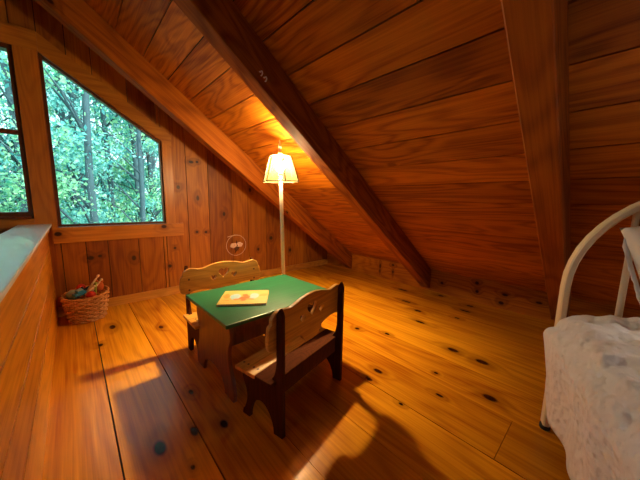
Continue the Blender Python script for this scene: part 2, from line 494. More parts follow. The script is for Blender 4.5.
# other enclosing walls
bm = bmesh.new()
for k in range(46):
    a = LEFTX + k * 0.19; b = min(a + 0.19, KX)
    if a >= KX: break
    prism(bm, [(a + g2, LOWZ), (b - g2, LOWZ), (b - g2, roofz2(b)), (a + g2, roofz2(a))], BACKY - .04, BACKY, 'y', pid=rnd.random() * 10)
struct(obj('wall_front', bm, M['beam']), 'vertical pine board wall at the other end', 'wall')
bm = bmesh.new(); box(bm, LEFTX - .05, LEFTX, BACKY, GY, LOWZ, .34, pid=3)
struct(obj('wall_left', bm, M['beam']), 'outer side wall of the lower room', 'wall')
bm = bmesh.new(); box(bm, LEFTX, -0.3, BACKY, GY, LOWZ - .05, LOWZ, pid=3)
struct(obj('floor_lower', bm, M['floor']), 'floor of the room below the loft', 'floor')

# half wall at the edge of the loft: board face, cap, fillets
bm = bmesh.new()
zs = [0.0, 0.285, 0.49, 0.70, 0.905]
for a, b in zip(zs, zs[1:]):
    box(bm, HALFX - .02, HALFX, BACKY, GY - .001, a + .002, b - .002, pid=rnd.random() * 10)
box(bm, HALFX - .12, HALFX - .021, BACKY, GY - .001, LOWZ, 0.905, pid=5)
hw = obj('wall_partition', bm, M['rail'])
struct(hw, 'waist high half wall of horizontal pine boards at the loft edge', 'wall')
bm = bmesh.new(); box(bm, -0.375, -0.155, BACKY, GY - .022, 0.926, 0.945, bevel=0.004)
c = obj('wall_cap', bm, M['cap'], hw); struct(c, 'glossy top of the half wall, coloured pale blue like the sky reflected in it')
bm = bmesh.new(); box(bm, HALFX, HALFX + .014, BACKY, GY - .001, 0.872, 0.925, pid=1); box(bm, HALFX - .16, HALFX - .0005, BACKY, GY - .001, 0.9055, 0.925, pid=1)
struct(obj('wall_moulding', bm, M['rail'], hw))
bm = bmesh.new()
for a in (0.283, 0.488, 0.698): box(bm, HALFX - .001, HALFX + .003, BACKY, GY - .001, a, a + .005, pid=1)
struct(obj('wall_bead', bm, M['bench'], hw))

# baseboard on the gable wall
bm = bmesh.new(); box(bm, HALFX + .001, KX - .001, GY - .022, GY - .0005, 0.0, 0.098, pid=4, bevel=0.004)
struct(obj('baseboard_back', bm, M['bench']), 'pine baseboard along the window wall', 'baseboard')

# window 1: trapezoid
def window_trap(name, sgn, xc0, label):
    """glass from xc0 (tall side) outwards; sgn=+1 slopes down towards +x"""
    root = thing(name, label, 'window'); struct(root)
    def X(d): return xc0 + sgn * d
    W = 0.905
    tl, tr, bz = 2.46, 1.851, 0.932
    fy0, fy1 = GY - .0, GY + .07
    bm = bmesh.new()      # sash frame: thin dark members round the glass
    e = 0.024
    inn = [(0, bz), (W, bz), (W, tr), (0, tl)]
    outr = [(-e, bz - e), (W + e, bz - e), (W + e, tr + e * .75), (-e, tl + e * 1.5)]
    for i in range(4):
        j = (i + 1) % 4
        q = [inn[i], inn[j], outr[j], outr[i]]
        prism(bm, [(X(a), b) for a, b in q], fy0 + .005, fy1, 'y')
    struct(obj('window_frame', bm, M['sash'], root))
    bm = bmesh.new(); prism(bm, [(X(a), b) for a, b in [(-.01, bz - .01), (W + .01, bz - .01), (W + .01, tr + .004), (-.01, tl + .012)]], GY + .045, GY + .051, 'y')
    struct(obj('window_glass', bm, M['glass'], root))
    # flat board casings on the room side
    y0, y1 = GY - .024, GY + .004
    bm = bmesh.new(); prism(bm, [(X(-.07), .75), (X(W + .21), .75), (X(W + .21), .905), (X(-.07), .905)], y0 - .006, y1, 'y', pid=1.5)
    struct(obj('window_sill', bm, M['trimx'], root))
    bm = bmesh.new(); prism(bm, [(X(W + .02), .905), (X(W + .125), .905), (X(W + .125), 1.80), (X(W + .02), 1.875)], y0, y1, 'y', pid=2.5)
    struct(obj('window_casing', bm, M['trimz'], root))
    bm = bmesh.new(); prism(bm, [(X(-.02), 2.50), (X(W + .125), 1.80), (X(W + .125), 1.95), (X(-.02), 2.66)], y0 - .003, y1, 'y', pid=3.5)
    struct(obj('window_casing', bm, M['trimx'], root))
    return root
window_trap('window_1', 1, -0.086, 'trapezoid fixed window with a sloping top, right of the sash window')
window_trap('window_3', -1, -1.56, 'added unseen trapezoid window beyond the sash window, for daylight')

# window 2: sash window
w2 = thing('window_2', 'tall sash window with a meeting rail above the half wall', 'window'); struct(w2)
gx0, gx1, gz0, gz1 = -1.21, -0.300, 1.06, 2.46
bm = bmesh.new()
box(bm, gx1, LX1, GY - .01, GY + .08, LZ0, LZ1); box(bm, LX0, gx0, GY - .01, GY + .08, LZ0, LZ1)
box(bm, gx0, gx1, GY - .01, GY + .08, LZ0, gz0); box(bm, gx0, gx1, GY - .01, GY + .08, gz1, LZ1)
struct(obj('window_frame', bm, M['sash'], w2))
bm = bmesh.new(); box(bm, gx0, gx1, GY + .0, GY + .045, 1.752, 1.792, bevel=.004)
struct(obj('window_rail', bm, M['table'], w2))
for a, b, y in ((gz0, 1.752, .02), (1.792, gz1, .05)):
    bm = bmesh.new(); box(bm, gx0, gx1, GY + y, GY + y + .006, a, b)
    struct(obj('window_glass', bm, M['glass'], w2))
y0, y1 = GY - .024, GY + .004
bm = bmesh.new(); box(bm, LX0 - .10, LX1 + .005, y0 - .012, y1, 0.90, 1.0, pid=1.2); struct(obj('window_sill', bm, M['trimx'], w2))
bm = bmesh.new(); box(bm, gx0 - .02, gx1 + .02, GY - .07, GY + .0, 1.0, 1.02, pid=1.2); struct(obj('window_stool', bm, M['table'], w2))
bm = bmesh.new(); box(bm, LX1 + .004, -0.118, y0, y1, 0.905, 2.50, pid=6.2); struct(obj('window_casing', bm, M['trimz'], w2))
bm = bmesh.new(); box(bm, -1.53, LX0 - .004, y0, y1, 0.905, 2.50, pid=7.2); struct(obj('window_casing', bm, M['trimz'], w2))
bm = bmesh.new(); box(bm, -1.60, -0.107, y0 - .003, y1, 2.50, 2.665, pid=8.2); struct(obj('window_casing', bm, M['trimx'], w2))

# ------------------------------------------------------------------ children's table
TZ = 0.52
tab = thing('childrens_table', 'low childrens table with a green painted top and scalloped plank legs', 'table', (0.998, 1.705, 0), R(1.2))
bm = bmesh.new(); box(bm, -.435, .435, -.33, .33, TZ - .024, TZ, bevel=.005)
obj('tabletop', bm, M['green'], tab)['label'] = 'green painted table top'
FX = Matrix(((0, 0, 1, 0), (1, 0, 0, 0), (0, 1, 0, 0), (0, 0, 0, 1)))   # (u,v,w) -> y,z,x
half = [(.285, .0, 1), (.292, .05), (.275, .13), (.245, .20), (.232, .27), (.240, .33), (.262, .38), (.268, .42), (.262, .46), (.262, TZ - .0245, 1)]
arch = [(-.17, .0, 1), (-.165, .04), (-.13, .09), (-.06, .115), (0, .12), (.06, .115), (.13, .09), (.165, .04), (.17, .0, 1)]
loop = half + [(-a[0],) + a[1:] for a in half[::-1]] + arch
for x in (-.375, .375):
    plate('leg_panel', smooth_loop(loop, 4), [], .024, M['table'], tab, Matrix.Translation((x, 0, 0)) @ FX)
bm = bmesh.new(); box(bm, -.363, .363, -.014, .014, .20, .31, bevel=.003)
obj('stretcher', bm, M['table'], tab)
for y in (-.225, .225):
    bm = bmesh.new(); box(bm, -.363, .363, y - .01, y + .01, TZ - .105, TZ - .0245, bevel=.002); obj('apron', bm, M['table'], tab)

# ------------------------------------------------------------------ benches
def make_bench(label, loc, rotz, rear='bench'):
    L = 0.59
    b = thing('childrens_bench', label, 'bench', loc, rotz, None)
    prof = [(0, 0, 1), (0, .650, 1), (.006, .668), (.011, .676), (.0175, .688), (.024, .676), (.030, .668), (.036, .650, 1),
            (.038, .40, 1), (.045, .36), (.058, .325), (.080, .30), (.110, .2845, 1), (.298, .2845, 1), (.305, .26), (.298, .225), (.282, .19), (.268, .15), (.268, .10), (.285, .05), (.300, .03), (.305, 0, 1),
            (.250, 0, 1), (.243, .045), (.222, .095), (.190, .130), (.155, .142), (.120, .130), (.088, .095), (.066, .045), (.060, 0, 1)]
    for x in (0.013, L - 0.013):
        plate('end_panel', smooth_loop(prof, 4), [], .024, M['darkpine'], b, Matrix.Translation((x, 0, 0)) @ FX)['label'] = 'dark stained scalloped end panel'
    # seat of two boards
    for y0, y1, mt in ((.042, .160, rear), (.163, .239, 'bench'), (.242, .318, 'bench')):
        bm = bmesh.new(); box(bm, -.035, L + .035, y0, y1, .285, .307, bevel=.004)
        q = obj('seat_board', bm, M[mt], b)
        if mt == 'darkpine': q['label'] = 'darker rear seat board'
    for x in (.013, L - .013):
        for y in (.185, .218, .262, .298):
            bm = bmesh.new(); lathe(bm, [(.007, .3065), (.007, .3085), (.004, .309)], 8, (x, y, 0)); obj('plug', bm, M['plug'], b)
    # under-seat rail
    bm = bmesh.new(); box(bm, .0255, L - .0255, .27, .29, .225, .284, bevel=.003); obj('seat_rail', bm, M['darkpine'], b)
    # scalloped backrest with heart cut-outs
    c = L / 2; H = .345
    top = [(-.345, .54), (-.338, .60), (-.322, .612), (-.318, .640), (-.295, .662), (-.262, .670), (-.225, .664), (-.185, .658), (-.14, .667), (-.08, .682), (0, .690)]
    bot = [(-.345, .54), (-.340, .49), (-.318, .472), (-.285, .475), (-.245, .486), (-.17, .486), (-.10, .470), (-.065, .428), (0, .412)]
    ctrl = top + [(-x, z) for x, z in top[::-1][1:]] + [(-x, z) for x, z in bot[1:-1]] + [(0, .412)] + [p for p in bot[::-1][1:-1]]
    ctrl = [(c + x, z) for x, z in ctrl]
    holes = [heart(c, .600, .046), heart(c - .088, .570, .024), heart(c + .088, .570, .024)]
    FYm = Matrix(((1, 0, 0, 0), (0, 0, 1, 0), (0, 1, 0, 0), (0, 0, 0, 1)))
    plate('backrest', smooth_loop(ctrl, 4), holes, .022, M['bench'], b, Matrix.Translation((0, .0485, 0)) @ FYm)
    for x in (.016, L - .016):
        for z in (.50, .585):
            bm = bmesh.new(); tube(bm, [(x, .0585, z), (x, .061, z)], .008, 10); obj('plug', bm, M['plug'], b)
    bm = bmesh.new(); box(bm, .0255, L - .0255, .046, .062, .20, .284, bevel=.003); obj('back_rail', bm, M['darkpine'], b)
    return b
make_bench('pine childrens bench on the near side, its heart cut-out back towards the viewer', (.691, 1.011, 0), R(12.1), 'darkpine')  # rear seat board made darker on this bench alone
make_bench('pine childrens bench on the far side, its lit heart cut-out backrest facing the table', (1.20, 2.235, 0), R(180))

# ------------------------------------------------------------------ picture book on the table
def cover():
    m, nt, out = newmat('picture book cover')
    tc = N(nt, 'ShaderNodeTexCoord'); P = tc.outputs['Object']
    n = N(nt, 'ShaderNodeTexNoise', Scale=14.0, Detail=2.0); nt.links.new(P, n.inputs['Vector'])
    off = vmath(nt, 'MULTIPLY', vmath(nt, 'SUBTRACT', n.outputs['Color'], (.5, .5, .5)), (.05, .05, 0))
    Q = vmath(nt, 'ADD', P, off)
    c = mixc(nt, n.outputs['Fac'], (.46, .31, .05), (.55, .40, .12))
    def blob(c, x, y, rx, ry, col):
        d = vmath(nt, 'LENGTH', vmath(nt, 'MULTIPLY', vmath(nt, 'SUBTRACT', Q, (x, y, 0)), (1/rx, 1/ry, 0)))
        f = N(nt, 'ShaderNodeMapRange'); nt.links.new(d, f.inputs[0])
        for i, v in ((1, .9), (2, 1.1), (3, 1.0), (4, 0.0)): f.inputs[i].default_value = v
        return mixc(nt, f.outputs[0], c, col)
    for a in ((-.065, .0, .035, .06, (.26, .42, .46)), (.065, .01, .035, .055, (.28, .44, .46)), (-.125, .02, .022, .05, (.60, .22, .03)),
              (.125, .03, .025, .03, (.62, .26, .04)), (0, -.03, .038, .045, (.55, .11, .02)), (0, .035, .022, .022, (.55, .12, .02)),
              (-.045, -.05, .03, .014, (.72, .22, .06)), (.05, -.05, .03, .012, (.72, .24, .07)), (-.12, -.062, .02, .006, (.35, .12, .03))):
        c = blob(c, *a)
    b = N(nt, 'ShaderNodeBsdfPrincipled', Roughness=0.4); nt.links.new(c, b.inputs['Base Color'])
    nt.links.new(b.outputs[0], out.inputs[0]); return m
book = thing('picture_book', 'thin childrens picture book with an orange and pale blue cover on the green table', 'book', (.842, 1.683, TZ), R(-35.5))
bm = bmesh.new(); box(bm, -.158, .158, -.133, .133, .0005, .0025); box(bm, -.158, .158, -.133, .133, .0125, .0145)
box(bm, -.158, -.155, -.133, .133, .0026, .0124)
obj('cover', bm, cover(), book)
bm = bmesh.new(); box(bm, -.154, .155, -.130, .130, .003, .0122); obj('pages', bm, plain('book paper', (.75, .68, .50), .7), book)

# ------------------------------------------------------------------ floor lamp
lamp = thing('floor_lamp', 'slim cream floor lamp with a lit panelled shade behind the table', 'lamp', (1.475, 2.10, 0))
lamp.rotation_euler = Euler((R(-0.9), R(-1.2), 0))
cream = plain('cream lamp metal', (.92, .82, .58), .35, .05)
bm = bmesh.new(); lathe(bm, [(.10, .0), (.105, .006), (.10, .014), (.06, .022), (.022, .032), (.016, .05)], 32); obj('base', bm, cream, lamp, True)
bm = bmesh.new(); lathe(bm, [(.0175, .045), (.0175, 1.42), (.012, 1.44)], 16); obj('pole', bm, cream, lamp, True)
bm = bmesh.new(); lathe(bm, [(.016, 1.44), (.018, 1.45), (.018, 1.468), (.014, 1.472)], 16); obj('socket', bm, cream, lamp, True)
bulbm = plain('glowing bulb', (.9, .8, .6), .4, 0, emit=((1.0, .69, .33), 770.0))
bm = bmesh.new(); bmesh.ops.create_uvsphere(bm, u_segments=16, v_segments=10, radius=.044, matrix=Matrix.Translation((0, 0, 1.513))); obj('bulb', bm, bulbm, lamp, True)
# shade: six panels
def shade_mat():
    m, nt, out = newmat('lit cream shade cloth')
    d = N(nt, 'ShaderNodeBsdfDiffuse'); d.inputs[0].default_value = (.085, .066, .028, 1)
    t = N(nt, 'ShaderNodeBsdfTranslucent'); t.inputs[0].default_value = (.072, .056, .023, 1)
    mx = N(nt, 'ShaderNodeMixShader'); mx.inputs[0].default_value = 0.45
    nt.links.new(d.outputs[0], mx.inputs[1]); nt.links.new(t.outputs[0], mx.inputs[2])
    tr = N(nt, 'ShaderNodeBsdfTransparent'); m2 = N(nt, 'ShaderNodeMixShader'); m2.inputs[0].default_value = .45   # open weave
    nt.links.new(mx.outputs[0], m2.inputs[1]); nt.links.new(tr.outputs[0], m2.inputs[2]); nt.links.new(m2.outputs[0], out.inputs[0])
    return m
SZ0, SZ1, SR0, SR1 = 1.375, 1.605, .168, .100
a0 = R(-47.4 - 3)
def hexp(r, z): return [Vector((r * math.cos(a0 + k * PI / 3), r * math.sin(a0 + k * PI / 3), z)) for k in range(6)]
bm = bmesh.new(); A = [bm.verts.new(p) for p in hexp(SR0, SZ0)]; B = [bm.verts.new(p) for p in hexp(SR1, SZ1)]
for k in range(6): bm.faces.new((A[k], A[(k+1) % 6], B[(k+1) % 6], B[k]))
shade = obj('lamp_shade', bm, shade_mat(), lamp); shade['label'] = 'glowing cream lamp shade'
sd = shade.modifiers.new('thick', 'SOLIDIFY'); sd.thickness = .0012
brd = plain('dark shade piping', (.035, .018, .006), .6)
bm = bmesh.new()
p0, p1 = hexp(SR0 + .001, SZ0), hexp(SR1 + .001, SZ1)
for k in range(6): tube(bm, [p0[k], p1[k]], .0055, 6)
tube(bm, hexp(SR0 + .001, SZ0 + .004), .0042, 6, closed=True)
obj('shade_trim', bm, brd, shade)
bm = bmesh.new(); o6 = hexp(SR1 - .002, SZ1 + .001); i6 = hexp(.040, SZ1 + .001)
O = [bm.verts.new(p) for p in o6]; I = [bm.verts.new(p) for p in i6]
for k in range(6): bm.faces.new((O[k], O[(k+1) % 6], I[(k+1) % 6], I[k]))
obj('shade_baffle', bm, cream, shade).modifiers.new('thick', 'SOLIDIFY').thickness = .002  # added plate, cuts the bulb's hot spot on the ceiling
bm = bmesh.new()
for k in (0, 2, 4): tube(bm, [Vector((.008 * math.cos(a0 + k * PI/3), .008 * math.sin(a0 + k * PI/3), 1.612)), p1[k]], .0022, 6)
for s in (-1, 1):
    tube(bm, [(s * .014, 0, 1.49), (s * .045, 0, 1.52), (s * .05, 0, 1.56), (s * .03, 0, 1.60), (0, 0, 1.612)], .002, 6)
obj('harp', bm, cream, lamp)
bm = bmesh.new(); lathe(bm, [(.010, 1.612), (.018, 1.620), (.020, 1.635), (.010, 1.648), (.009, 1.66), (.014, 1.675), (.013, 1.70), (.006, 1.725), (.008, 1.735), (.003, 1.748)], 16); obj('finial', bm, cream, lamp, True)

# ------------------------------------------------------------------ hooks on the rafter
hk = plain('nickel hook', (.80, .74, .66), .35, metal=.3)
for i, (x, z, lb) in enumerate(((.955, 2.01, 'small metal screw hook on the dark rafter face, upper one'), (.985, 1.985, 'small metal screw hook on the dark rafter face, lower one'))):
    bm = bmesh.new(); y = 1.63
    pts = [(0, .004, 0), (0, -.018, 0)] + [(0, -.018 - .013 * math.sin(a), -.013 + .013 * math.cos(a)) for a in [PI * k / 7 for k in range(1, 9)]]
    tube(bm, pts, .004, 6)
    lathe(bm, [(.008, 0), (.008, .002)], 10, (0, -.002, 0))
    o = obj('screw_hook', bm, hk); o.location = (x, y, z); tag(o, lb, 'hook')

# ------------------------------------------------------------------ basket with toys
BC = Vector((.035, 3.455, 0))
bk = thing('wicker_basket', 'round woven wicker basket of toys against the half wall', 'basket', BC)
wick = wood('wicker cane', (.85, .50, .20), (.34, .13, .03), 'z', .6, .5, 0, (), 0, .3, 4)
def brad(z): return .128 + .047 * (z / .26) ** .8
bm = bmesh.new(); lathe(bm, [(.118, 0.002), (.125, .006), (.125, .014), (.0, .014)][:3], 32); 
obj('basket_base', bm, wick, bk)
bm = bmesh.new(); nst = 20
Lp = pid_layer(bm)
for k in range(nst):
    a = 2 * PI * k / nst
    tube(bm, [((brad(z) - .002) * math.cos(a), (brad(z) - .002) * math.sin(a), z) for z in (.008, .06, .12, .18, .262)], .0035, 5)
obj('stakes', bm, wick, bk)
bm = bmesh.new()
nr = 12
for r_ in range(nr):
    z = .013 + r_ * .0218
    pts = []
    for k in range(80):
        a = 2 * PI * k / 80
        w = math.cos(a * nst / 2 + PI * (r_ % 2)) * .009
        R0 = brad(z) + w
        lift = .018 * (z / .24) * math.cos(a - R(60))
        pts.append((R0 * math.cos(a), R0 * math.sin(a), z + lift + .0016 * math.sin(3 * a + r_)))
    f0 = len(bm.faces)
    tube(bm, pts, .0080, 6, closed=True)
obj('woven_side', bm, wick, bk, True)
bm = bmesh.new()
pts = []
for s in (0, PI):
    q = [((brad(.24) + .002 + .006 * math.cos(9 * a + s)) * math.cos(a), (brad(.24) + .002 + .006 * math.cos(9 * a + s)) * math.sin(a), (.266) + .018 * math.cos(a - R(60)) + .006 * math.sin(9 * a + s)) for a in [2 * PI * k / 90 for k in range(90)]]
    tube(bm, q, .008, 6, closed=True)
obj('rim', bm, wick, bk, True)
# toys, each its own thing
def toy(name, bm, mat, label, cat, loc, rot=(0, 0, 0), smooth=False):
    o = obj(name, bm, mat, None, smooth); o.location = BC + Vector(loc) + Vector((0, 0, .03)); o.rotation_euler = tuple(R(a) for a in rot)
    return tag(o, label, cat)
blue = plain('blue toy plastic', (.03, .30, .62), .3); pale = plain('pale teal plastic', (.30, .48, .48), .4)
red = plain('red toy plastic', (.55, .03, .015), .35); orange = plain('orange felt', (.62, .17, .04), .8, bump=.3)
stick = plain('pale peeled wood', (.90, .74, .48), .6); grn = plain('lime toy plastic', (.35, .55, .08), .4); navy = plain('navy cloth', (.02, .035, .08), .8)
# toy car: body, cabin and wheels
bm = bmesh.new(); box(bm, -.05, .05, -.026, .026, .012, .040, bevel=.008); box(bm, -.026, .030, -.023, .023, .040, .066, bevel=.009)
t = toy('toy_car', bm, blue, 'blue toy car with a pale roof at the front of the basket', 'toy', (-.045, -.085, .238), (12, -8, 28))
bm = bmesh.new(); box(bm, -.022, .026, -.020, .020, .0662, .071, bevel=.002); obj('roof', bm, pale, t)['label'] = 'pale teal roof'
for x in (-.030, .030):
    for y in (-.028, .028):
        bm = bmesh.new(); tube(bm, [(x, y - .004, .013), (x, y + .004, .013)], .013, 14); obj('wheel', bm, navy, t)
bm = bmesh.new(); bmesh.ops.create_uvsphere(bm, u_segments=20, v_segments=12, radius=.05)
toy('toy_ball', bm, pale, 'pale teal ball at the half wall side of the basket', 'toy', (-.095, .005, .235), smooth=True)
bm = bmesh.new(); bmesh.ops.create_uvsphere(bm, u_segments=20, v_segments=12, radius=.04)
toy('toy_ball', bm, red, 'small red ball at the front rim of the basket', 'toy', (.035, -.10, .235), smooth=True)
bm = bmesh.new(); bmesh.ops.create_uvsphere(bm, u_segments=20, v_segments=12, radius=.038)
toy('toy_ball', bm, red, 'red ball at the back of the basket behind the toy car', 'toy', (-.03, .085, .275), smooth=True)
# plush: body and ears
bm = bmesh.new(); bmesh.ops.create_uvsphere(bm, u_segments=20, v_segments=12, radius=.045, matrix=Matrix.Diagonal((.9, .8, 1.25, 1)))
t = toy('plush_toy', bm, orange, 'orange felt plush standing at the far right of the basket', 'toy', (.105, .03, .275), (0, 8, 0), True)
for s in (-1, 1):
    bm = bmesh.new(); bmesh.ops.create_uvsphere(bm, u_segments=10, v_segments=8, radius=.014, matrix=Matrix.Translation((s * .02, 0, .055))); obj('ear', bm, orange, t, True)
# folded cloth
bm = bmesh.new()
bmesh.ops.create_grid(bm, x_segments=14, y_segments=14, size=.05)
for v in bm.verts: v.co.z = .012 * math.sin(v.co.x * 90) + .01 * math.cos(v.co.y * 120 + v.co.x * 60)
t = toy('folded_cloth', bm, navy, 'crumpled navy cloth in the middle of the basket', 'cloth', (.025, .02, .262), (10, 15, 20), True)
t.modifiers.new('thick', 'SOLIDIFY').thickness = .006
# wooden figures / pegs
def peg(label, p, q, mat):
    bm = bmesh.new(); p = Vector(p); q = Vector(q); d = q - p
    tube(bm, [p, p + d * .8, p + d * .86, p + d * .9, p + d * .97, q], [.009, .009, .006, .012, .012, .005], 8)
    o = obj('wooden_peg', bm, mat, None, True); o.location = BC + Vector((0, 0, .03)); return tag(o, label, 'toy')
peg('longest pale wooden peg leaning out of the basket', (-.02, -.06, .22), (.115, .02, .40), stick)
peg('pale wooden peg crossing in front of the longest one', (.01, -.09, .22), (.135, -.02, .365), stick)
peg('short pale wooden peg lying low across the basket', (-.01, -.105, .245), (.075, -.07, .315), stick)
peg('lime green peg standing between the pale wooden pegs', (.07, -.085, .22), (.082, -.055, .345), grn)

# ------------------------------------------------------------------ wire ornament on the gable wall
ORN_S = 1.3
orn = thing('wall_ornament', 'small wire hoop ornament with pale blossoms hanging on the pine wall', 'ornament', (1.735, GY - .012, .55))
wire = plain('silver wire', (.85, .72, .60), .4)
bm = bmesh.new()
tube(bm, [(.115 * math.cos(a), 0, .115 * math.sin(a)) for a in [2*PI*k/40 for k in range(40)]], .0026, 5, closed=True)
tube(bm, [(-.10, 0, .10), (-.02, -.004, .118), (.03, 0, .11)], .003, 5)
obj('hoop', bm, wire, orn)
petal = plain('pale pink petals', (.92, .74, .66), .7)
for cx, cz in ((-.035, .0), (.03, .005)):
    bm = bmesh.new()
    for k in range(5):
        a = 2*PI*k/5 + cx * 9
        mt = Matrix.Translation((cx + .02 * math.cos(a), -.012, cz + .014 * math.sin(a))) @ Matrix.Diagonal((1.2, .4, .8, 1))
        bmesh.ops.create_uvsphere(bm, u_segments=8, v_segments=6, radius=.021, matrix=mt)
    obj('blossom', bm, petal, orn, True)
bm = bmesh.new()
tube(bm, [(0, -.008, .055), (.004, -.012, .0), (-.01, -.008, -.06), (-.02, -.006, -.09)], [.004, .010, .008, .003], 6)
for k in range(7):
    a = -PI / 2 + (k - 3) * .38
    tube(bm, [(0, -.012, -.01), (.03 * math.cos(a), -.016, .04 * math.sin(a) - .01), (.045 * math.cos(a), -.010, .075 * math.sin(a))], [.003, .006, .001], 5)
obj('leaves', bm, plain('dried brown leaves', (.10, .04, .02), .8), orn)

orn.scale = (ORN_S, 1, ORN_S)
# ------------------------------------------------------------------ bed: arch, spindles, mattress, quilt, pillow
bx, by = 1.80, 0.128
ang = R(-70)
U = Vector((math.cos(ang), math.sin(ang), 0))       # along the headboard
V = Vector((-abs(math.sin(ang)), -math.cos(ang), 0))  # from the headboard towards the foot
V = Vector((U.y, -U.x, 0))
bed = thing('bed', 'bed with a cream arched headboard beside the loft floor', 'bed', (bx, by, 0))
FM = Matrix(((U.x, V.x, 0, 0), (U.y, V.y, 0, 0), (0, 0, 1, 0), (0, 0, 0, 1)))
ivory = plain('ivory painted bentwood', (.84, .69, .42), .4, .06)
BW = 1.0
def ap(s, z, t=0): return FM @ Vector((s, t, z))
pts = [ap(0, z) for z in (0.03, .2, .4, .6, .74)] + [ap(BW/2 - BW/2 * math.cos(a), .80 + .50 * math.sin(a)) for a in [PI * k / 24 for k in range(25)]] + [ap(BW, z) for z in (.74, .6, .4, .2, .03)]
bm = bmesh.new(); band(bm, pts, V, .055, .030); obj('headboard_arch', bm, ivory, bed)
for s in (0, BW):
    bm = bmesh.new(); c = ap(s, 0); lathe(bm, [(.020, 0.0), (.024, .006), (.024, .024), (.018, .03)], 14, c); obj('foot', bm, plain('dark rubber foot', (.02, .015, .012), .7), bed)
for s in (.205, .3525, .5, .6475, .795):
    ztop = .80 + .50 * math.sqrt(1 - ((s - .5) / .5) ** 2)
    bm = bmesh.new()
    prof = [(.34 + (ztop - .34) * k / 16) for k in range(17)]
    tube(bm, [ap(s, z) for z in prof], [.0115 + .002 * math.sin(k / 16 * PI) for k in range(17)], 10)
    obj('spindle', bm, ivory, bed, True)
bm = bmesh.new(); band(bm, [ap(.012, .30), ap(BW - .012, .30)], Vector((0, 0, 1)), .09, .025); obj('head_rail', bm, ivory, bed)
BL = 1.92
for s in (.04, BW - .04):
    bm = bmesh.new(); band(bm, [ap(s, .29, .03), ap(s, .29, BL - .02)], Vector((0, 0, 1)), .09, .025); obj('side_rail', bm, ivory, bed)
bm = bmesh.new(); pts = [ap(0, z, BL) for z in (.03, .2, .38)] + [ap(BW/2 - BW/2 * math.cos(a), .42 + .16 * math.sin(a), BL) for a in [PI * k / 16 for k in range(17)]] + [ap(BW, z, BL) for z in (.38, .2, .03)]
band(bm, pts, V, .05, .03); obj('footboard_arch', bm, ivory, bed)
bm = bmesh.new(); box(bm, .06, BW - .06, .05, BL - .03, .33, .56, M=FM, bevel=.03); obj('mattress', bm, plain('mattress ticking', (.6, .57, .52), .8), bed)

# quilt: a cloth laid over the mattress and hanging down the sides
def quilt_mat():
    m, nt, out = newmat('white matelasse quilt')
    tc = N(nt, 'ShaderNodeTexCoord'); P = tc.outputs['Object']
    v = N(nt, 'ShaderNodeTexVoronoi', Scale=38.0); v.feature = 'SMOOTH_F1'; nt.links.new(P, v.inputs['Vector'])
    n = N(nt, 'ShaderNodeTexNoise', Scale=9.0, Detail=5.0); nt.links.new(P, n.inputs['Vector'])
    w = N(nt, 'ShaderNodeTexNoise', Scale=300.0, Detail=1.0); nt.links.new(P, w.inputs['Vector'])
    h = math_(nt, 'ADD', math_(nt, 'MULTIPLY', v.outputs['Distance'], .8), math_(nt, 'MULTIPLY', n.outputs['Fac'], .9))
    h = math_(nt, 'ADD', h, math_(nt, 'MULTIPLY', w.outputs['Fac'], .1))
    c = mixc(nt, n.outputs['Fac'], (.76, .74, .71), (.86, .84, .81))
    b = N(nt, 'ShaderNodeBsdfPrincipled', Roughness=0.85); b.inputs['Sheen Weight'].default_value = .3
    nt.links.new(c, b.inputs['Base Color'])
    bp = N(nt, 'ShaderNodeBump', Strength=0.8, Distance=0.022); nt.links.new(h, bp.inputs['Height']); nt.links.new(bp.outputs[0], b.inputs['Normal'])
    nt.links.new(b.outputs[0], out.inputs[0]); return m
from mathutils import noise as mn
bm = bmesh.new()
nu, nv = 150, 190
drop = .50
W_ = BW + 2 * drop
grid = []
for i in range(nu + 1):
    row = []
    a = -drop + W_ * i / nu
    for j in range(nv + 1):
        t = .045 + (BL - .10) * j / nv
        # profile over the edge
        rr = .075
        ztop = .625
        def prof(a):
            if a < 0: d = -a; side = -1
            elif a > BW: d = a - BW; side = 1
            else: return a, ztop, 0.0
            arc = rr * PI / 2
            if d < arc:
                th = d / rr
                q = rr * math.sin(th); z = ztop - rr * (1 - math.cos(th))
            else:
                q = rr - min(.035, (d - arc) * .16); z = ztop - rr - (d - arc)
            return (-q if side < 0 else BW + q), z, min(1, d / .2)
        s, z, h = prof(a)
        # loosen folds in the hanging part, rumple on top
        s_sign = -1 if a < BW/2 else 1
        ff = h * (.012 * math.sin(t * 11 + .6) + .008 * math.sin(t * 29 + 1.3))
        s += s_sign * ff
        z += .015 * h * math.sin(t * 9)
        if a < 0 or a > BW: hem = .07 + .30 * math.exp(-(t - .045) / .13); z = max(z, hem + (ztop - rr - hem) * 0)
        z += (1 - h) * .09 * max(0, math.sin(PI * min(1, max(0, (s + .03) / BW)))) ** .3
        nz = mn.noise(Vector((s * 6, t * 6, 1.7))) * .022 + mn.noise(Vector((s * 18, t * 18, 4.7))) * .014 + abs(mn.noise(Vector((s * 9, t * 11, 9.7)))) * .035 + mn.noise(Vector((s * 34, t * 34, 2.7))) * .006
        if h < .9: z += nz * (1 - h * .6)
        # head end rounds down
        e = max(0, 1 - (t - .045) / .07)
        z -= e * e * .03 * (1 - h)
        s += -s_sign * e * e * .02 * h
        row.append(bm.verts.new(ap(s, max(z, .04), t)))
    grid.append(row)
for i in range(nu):
    for j in range(nv):
        bm.faces.new((grid[i][j], grid[i+1][j], grid[i+1][j+1], grid[i][j+1]))
q = obj('quilt', bm, quilt_mat(), None, True)
tag(q, 'rumpled white matelasse quilt spread over the bed and hanging down its side', 'quilt')
q.location = (bx, by, 0)
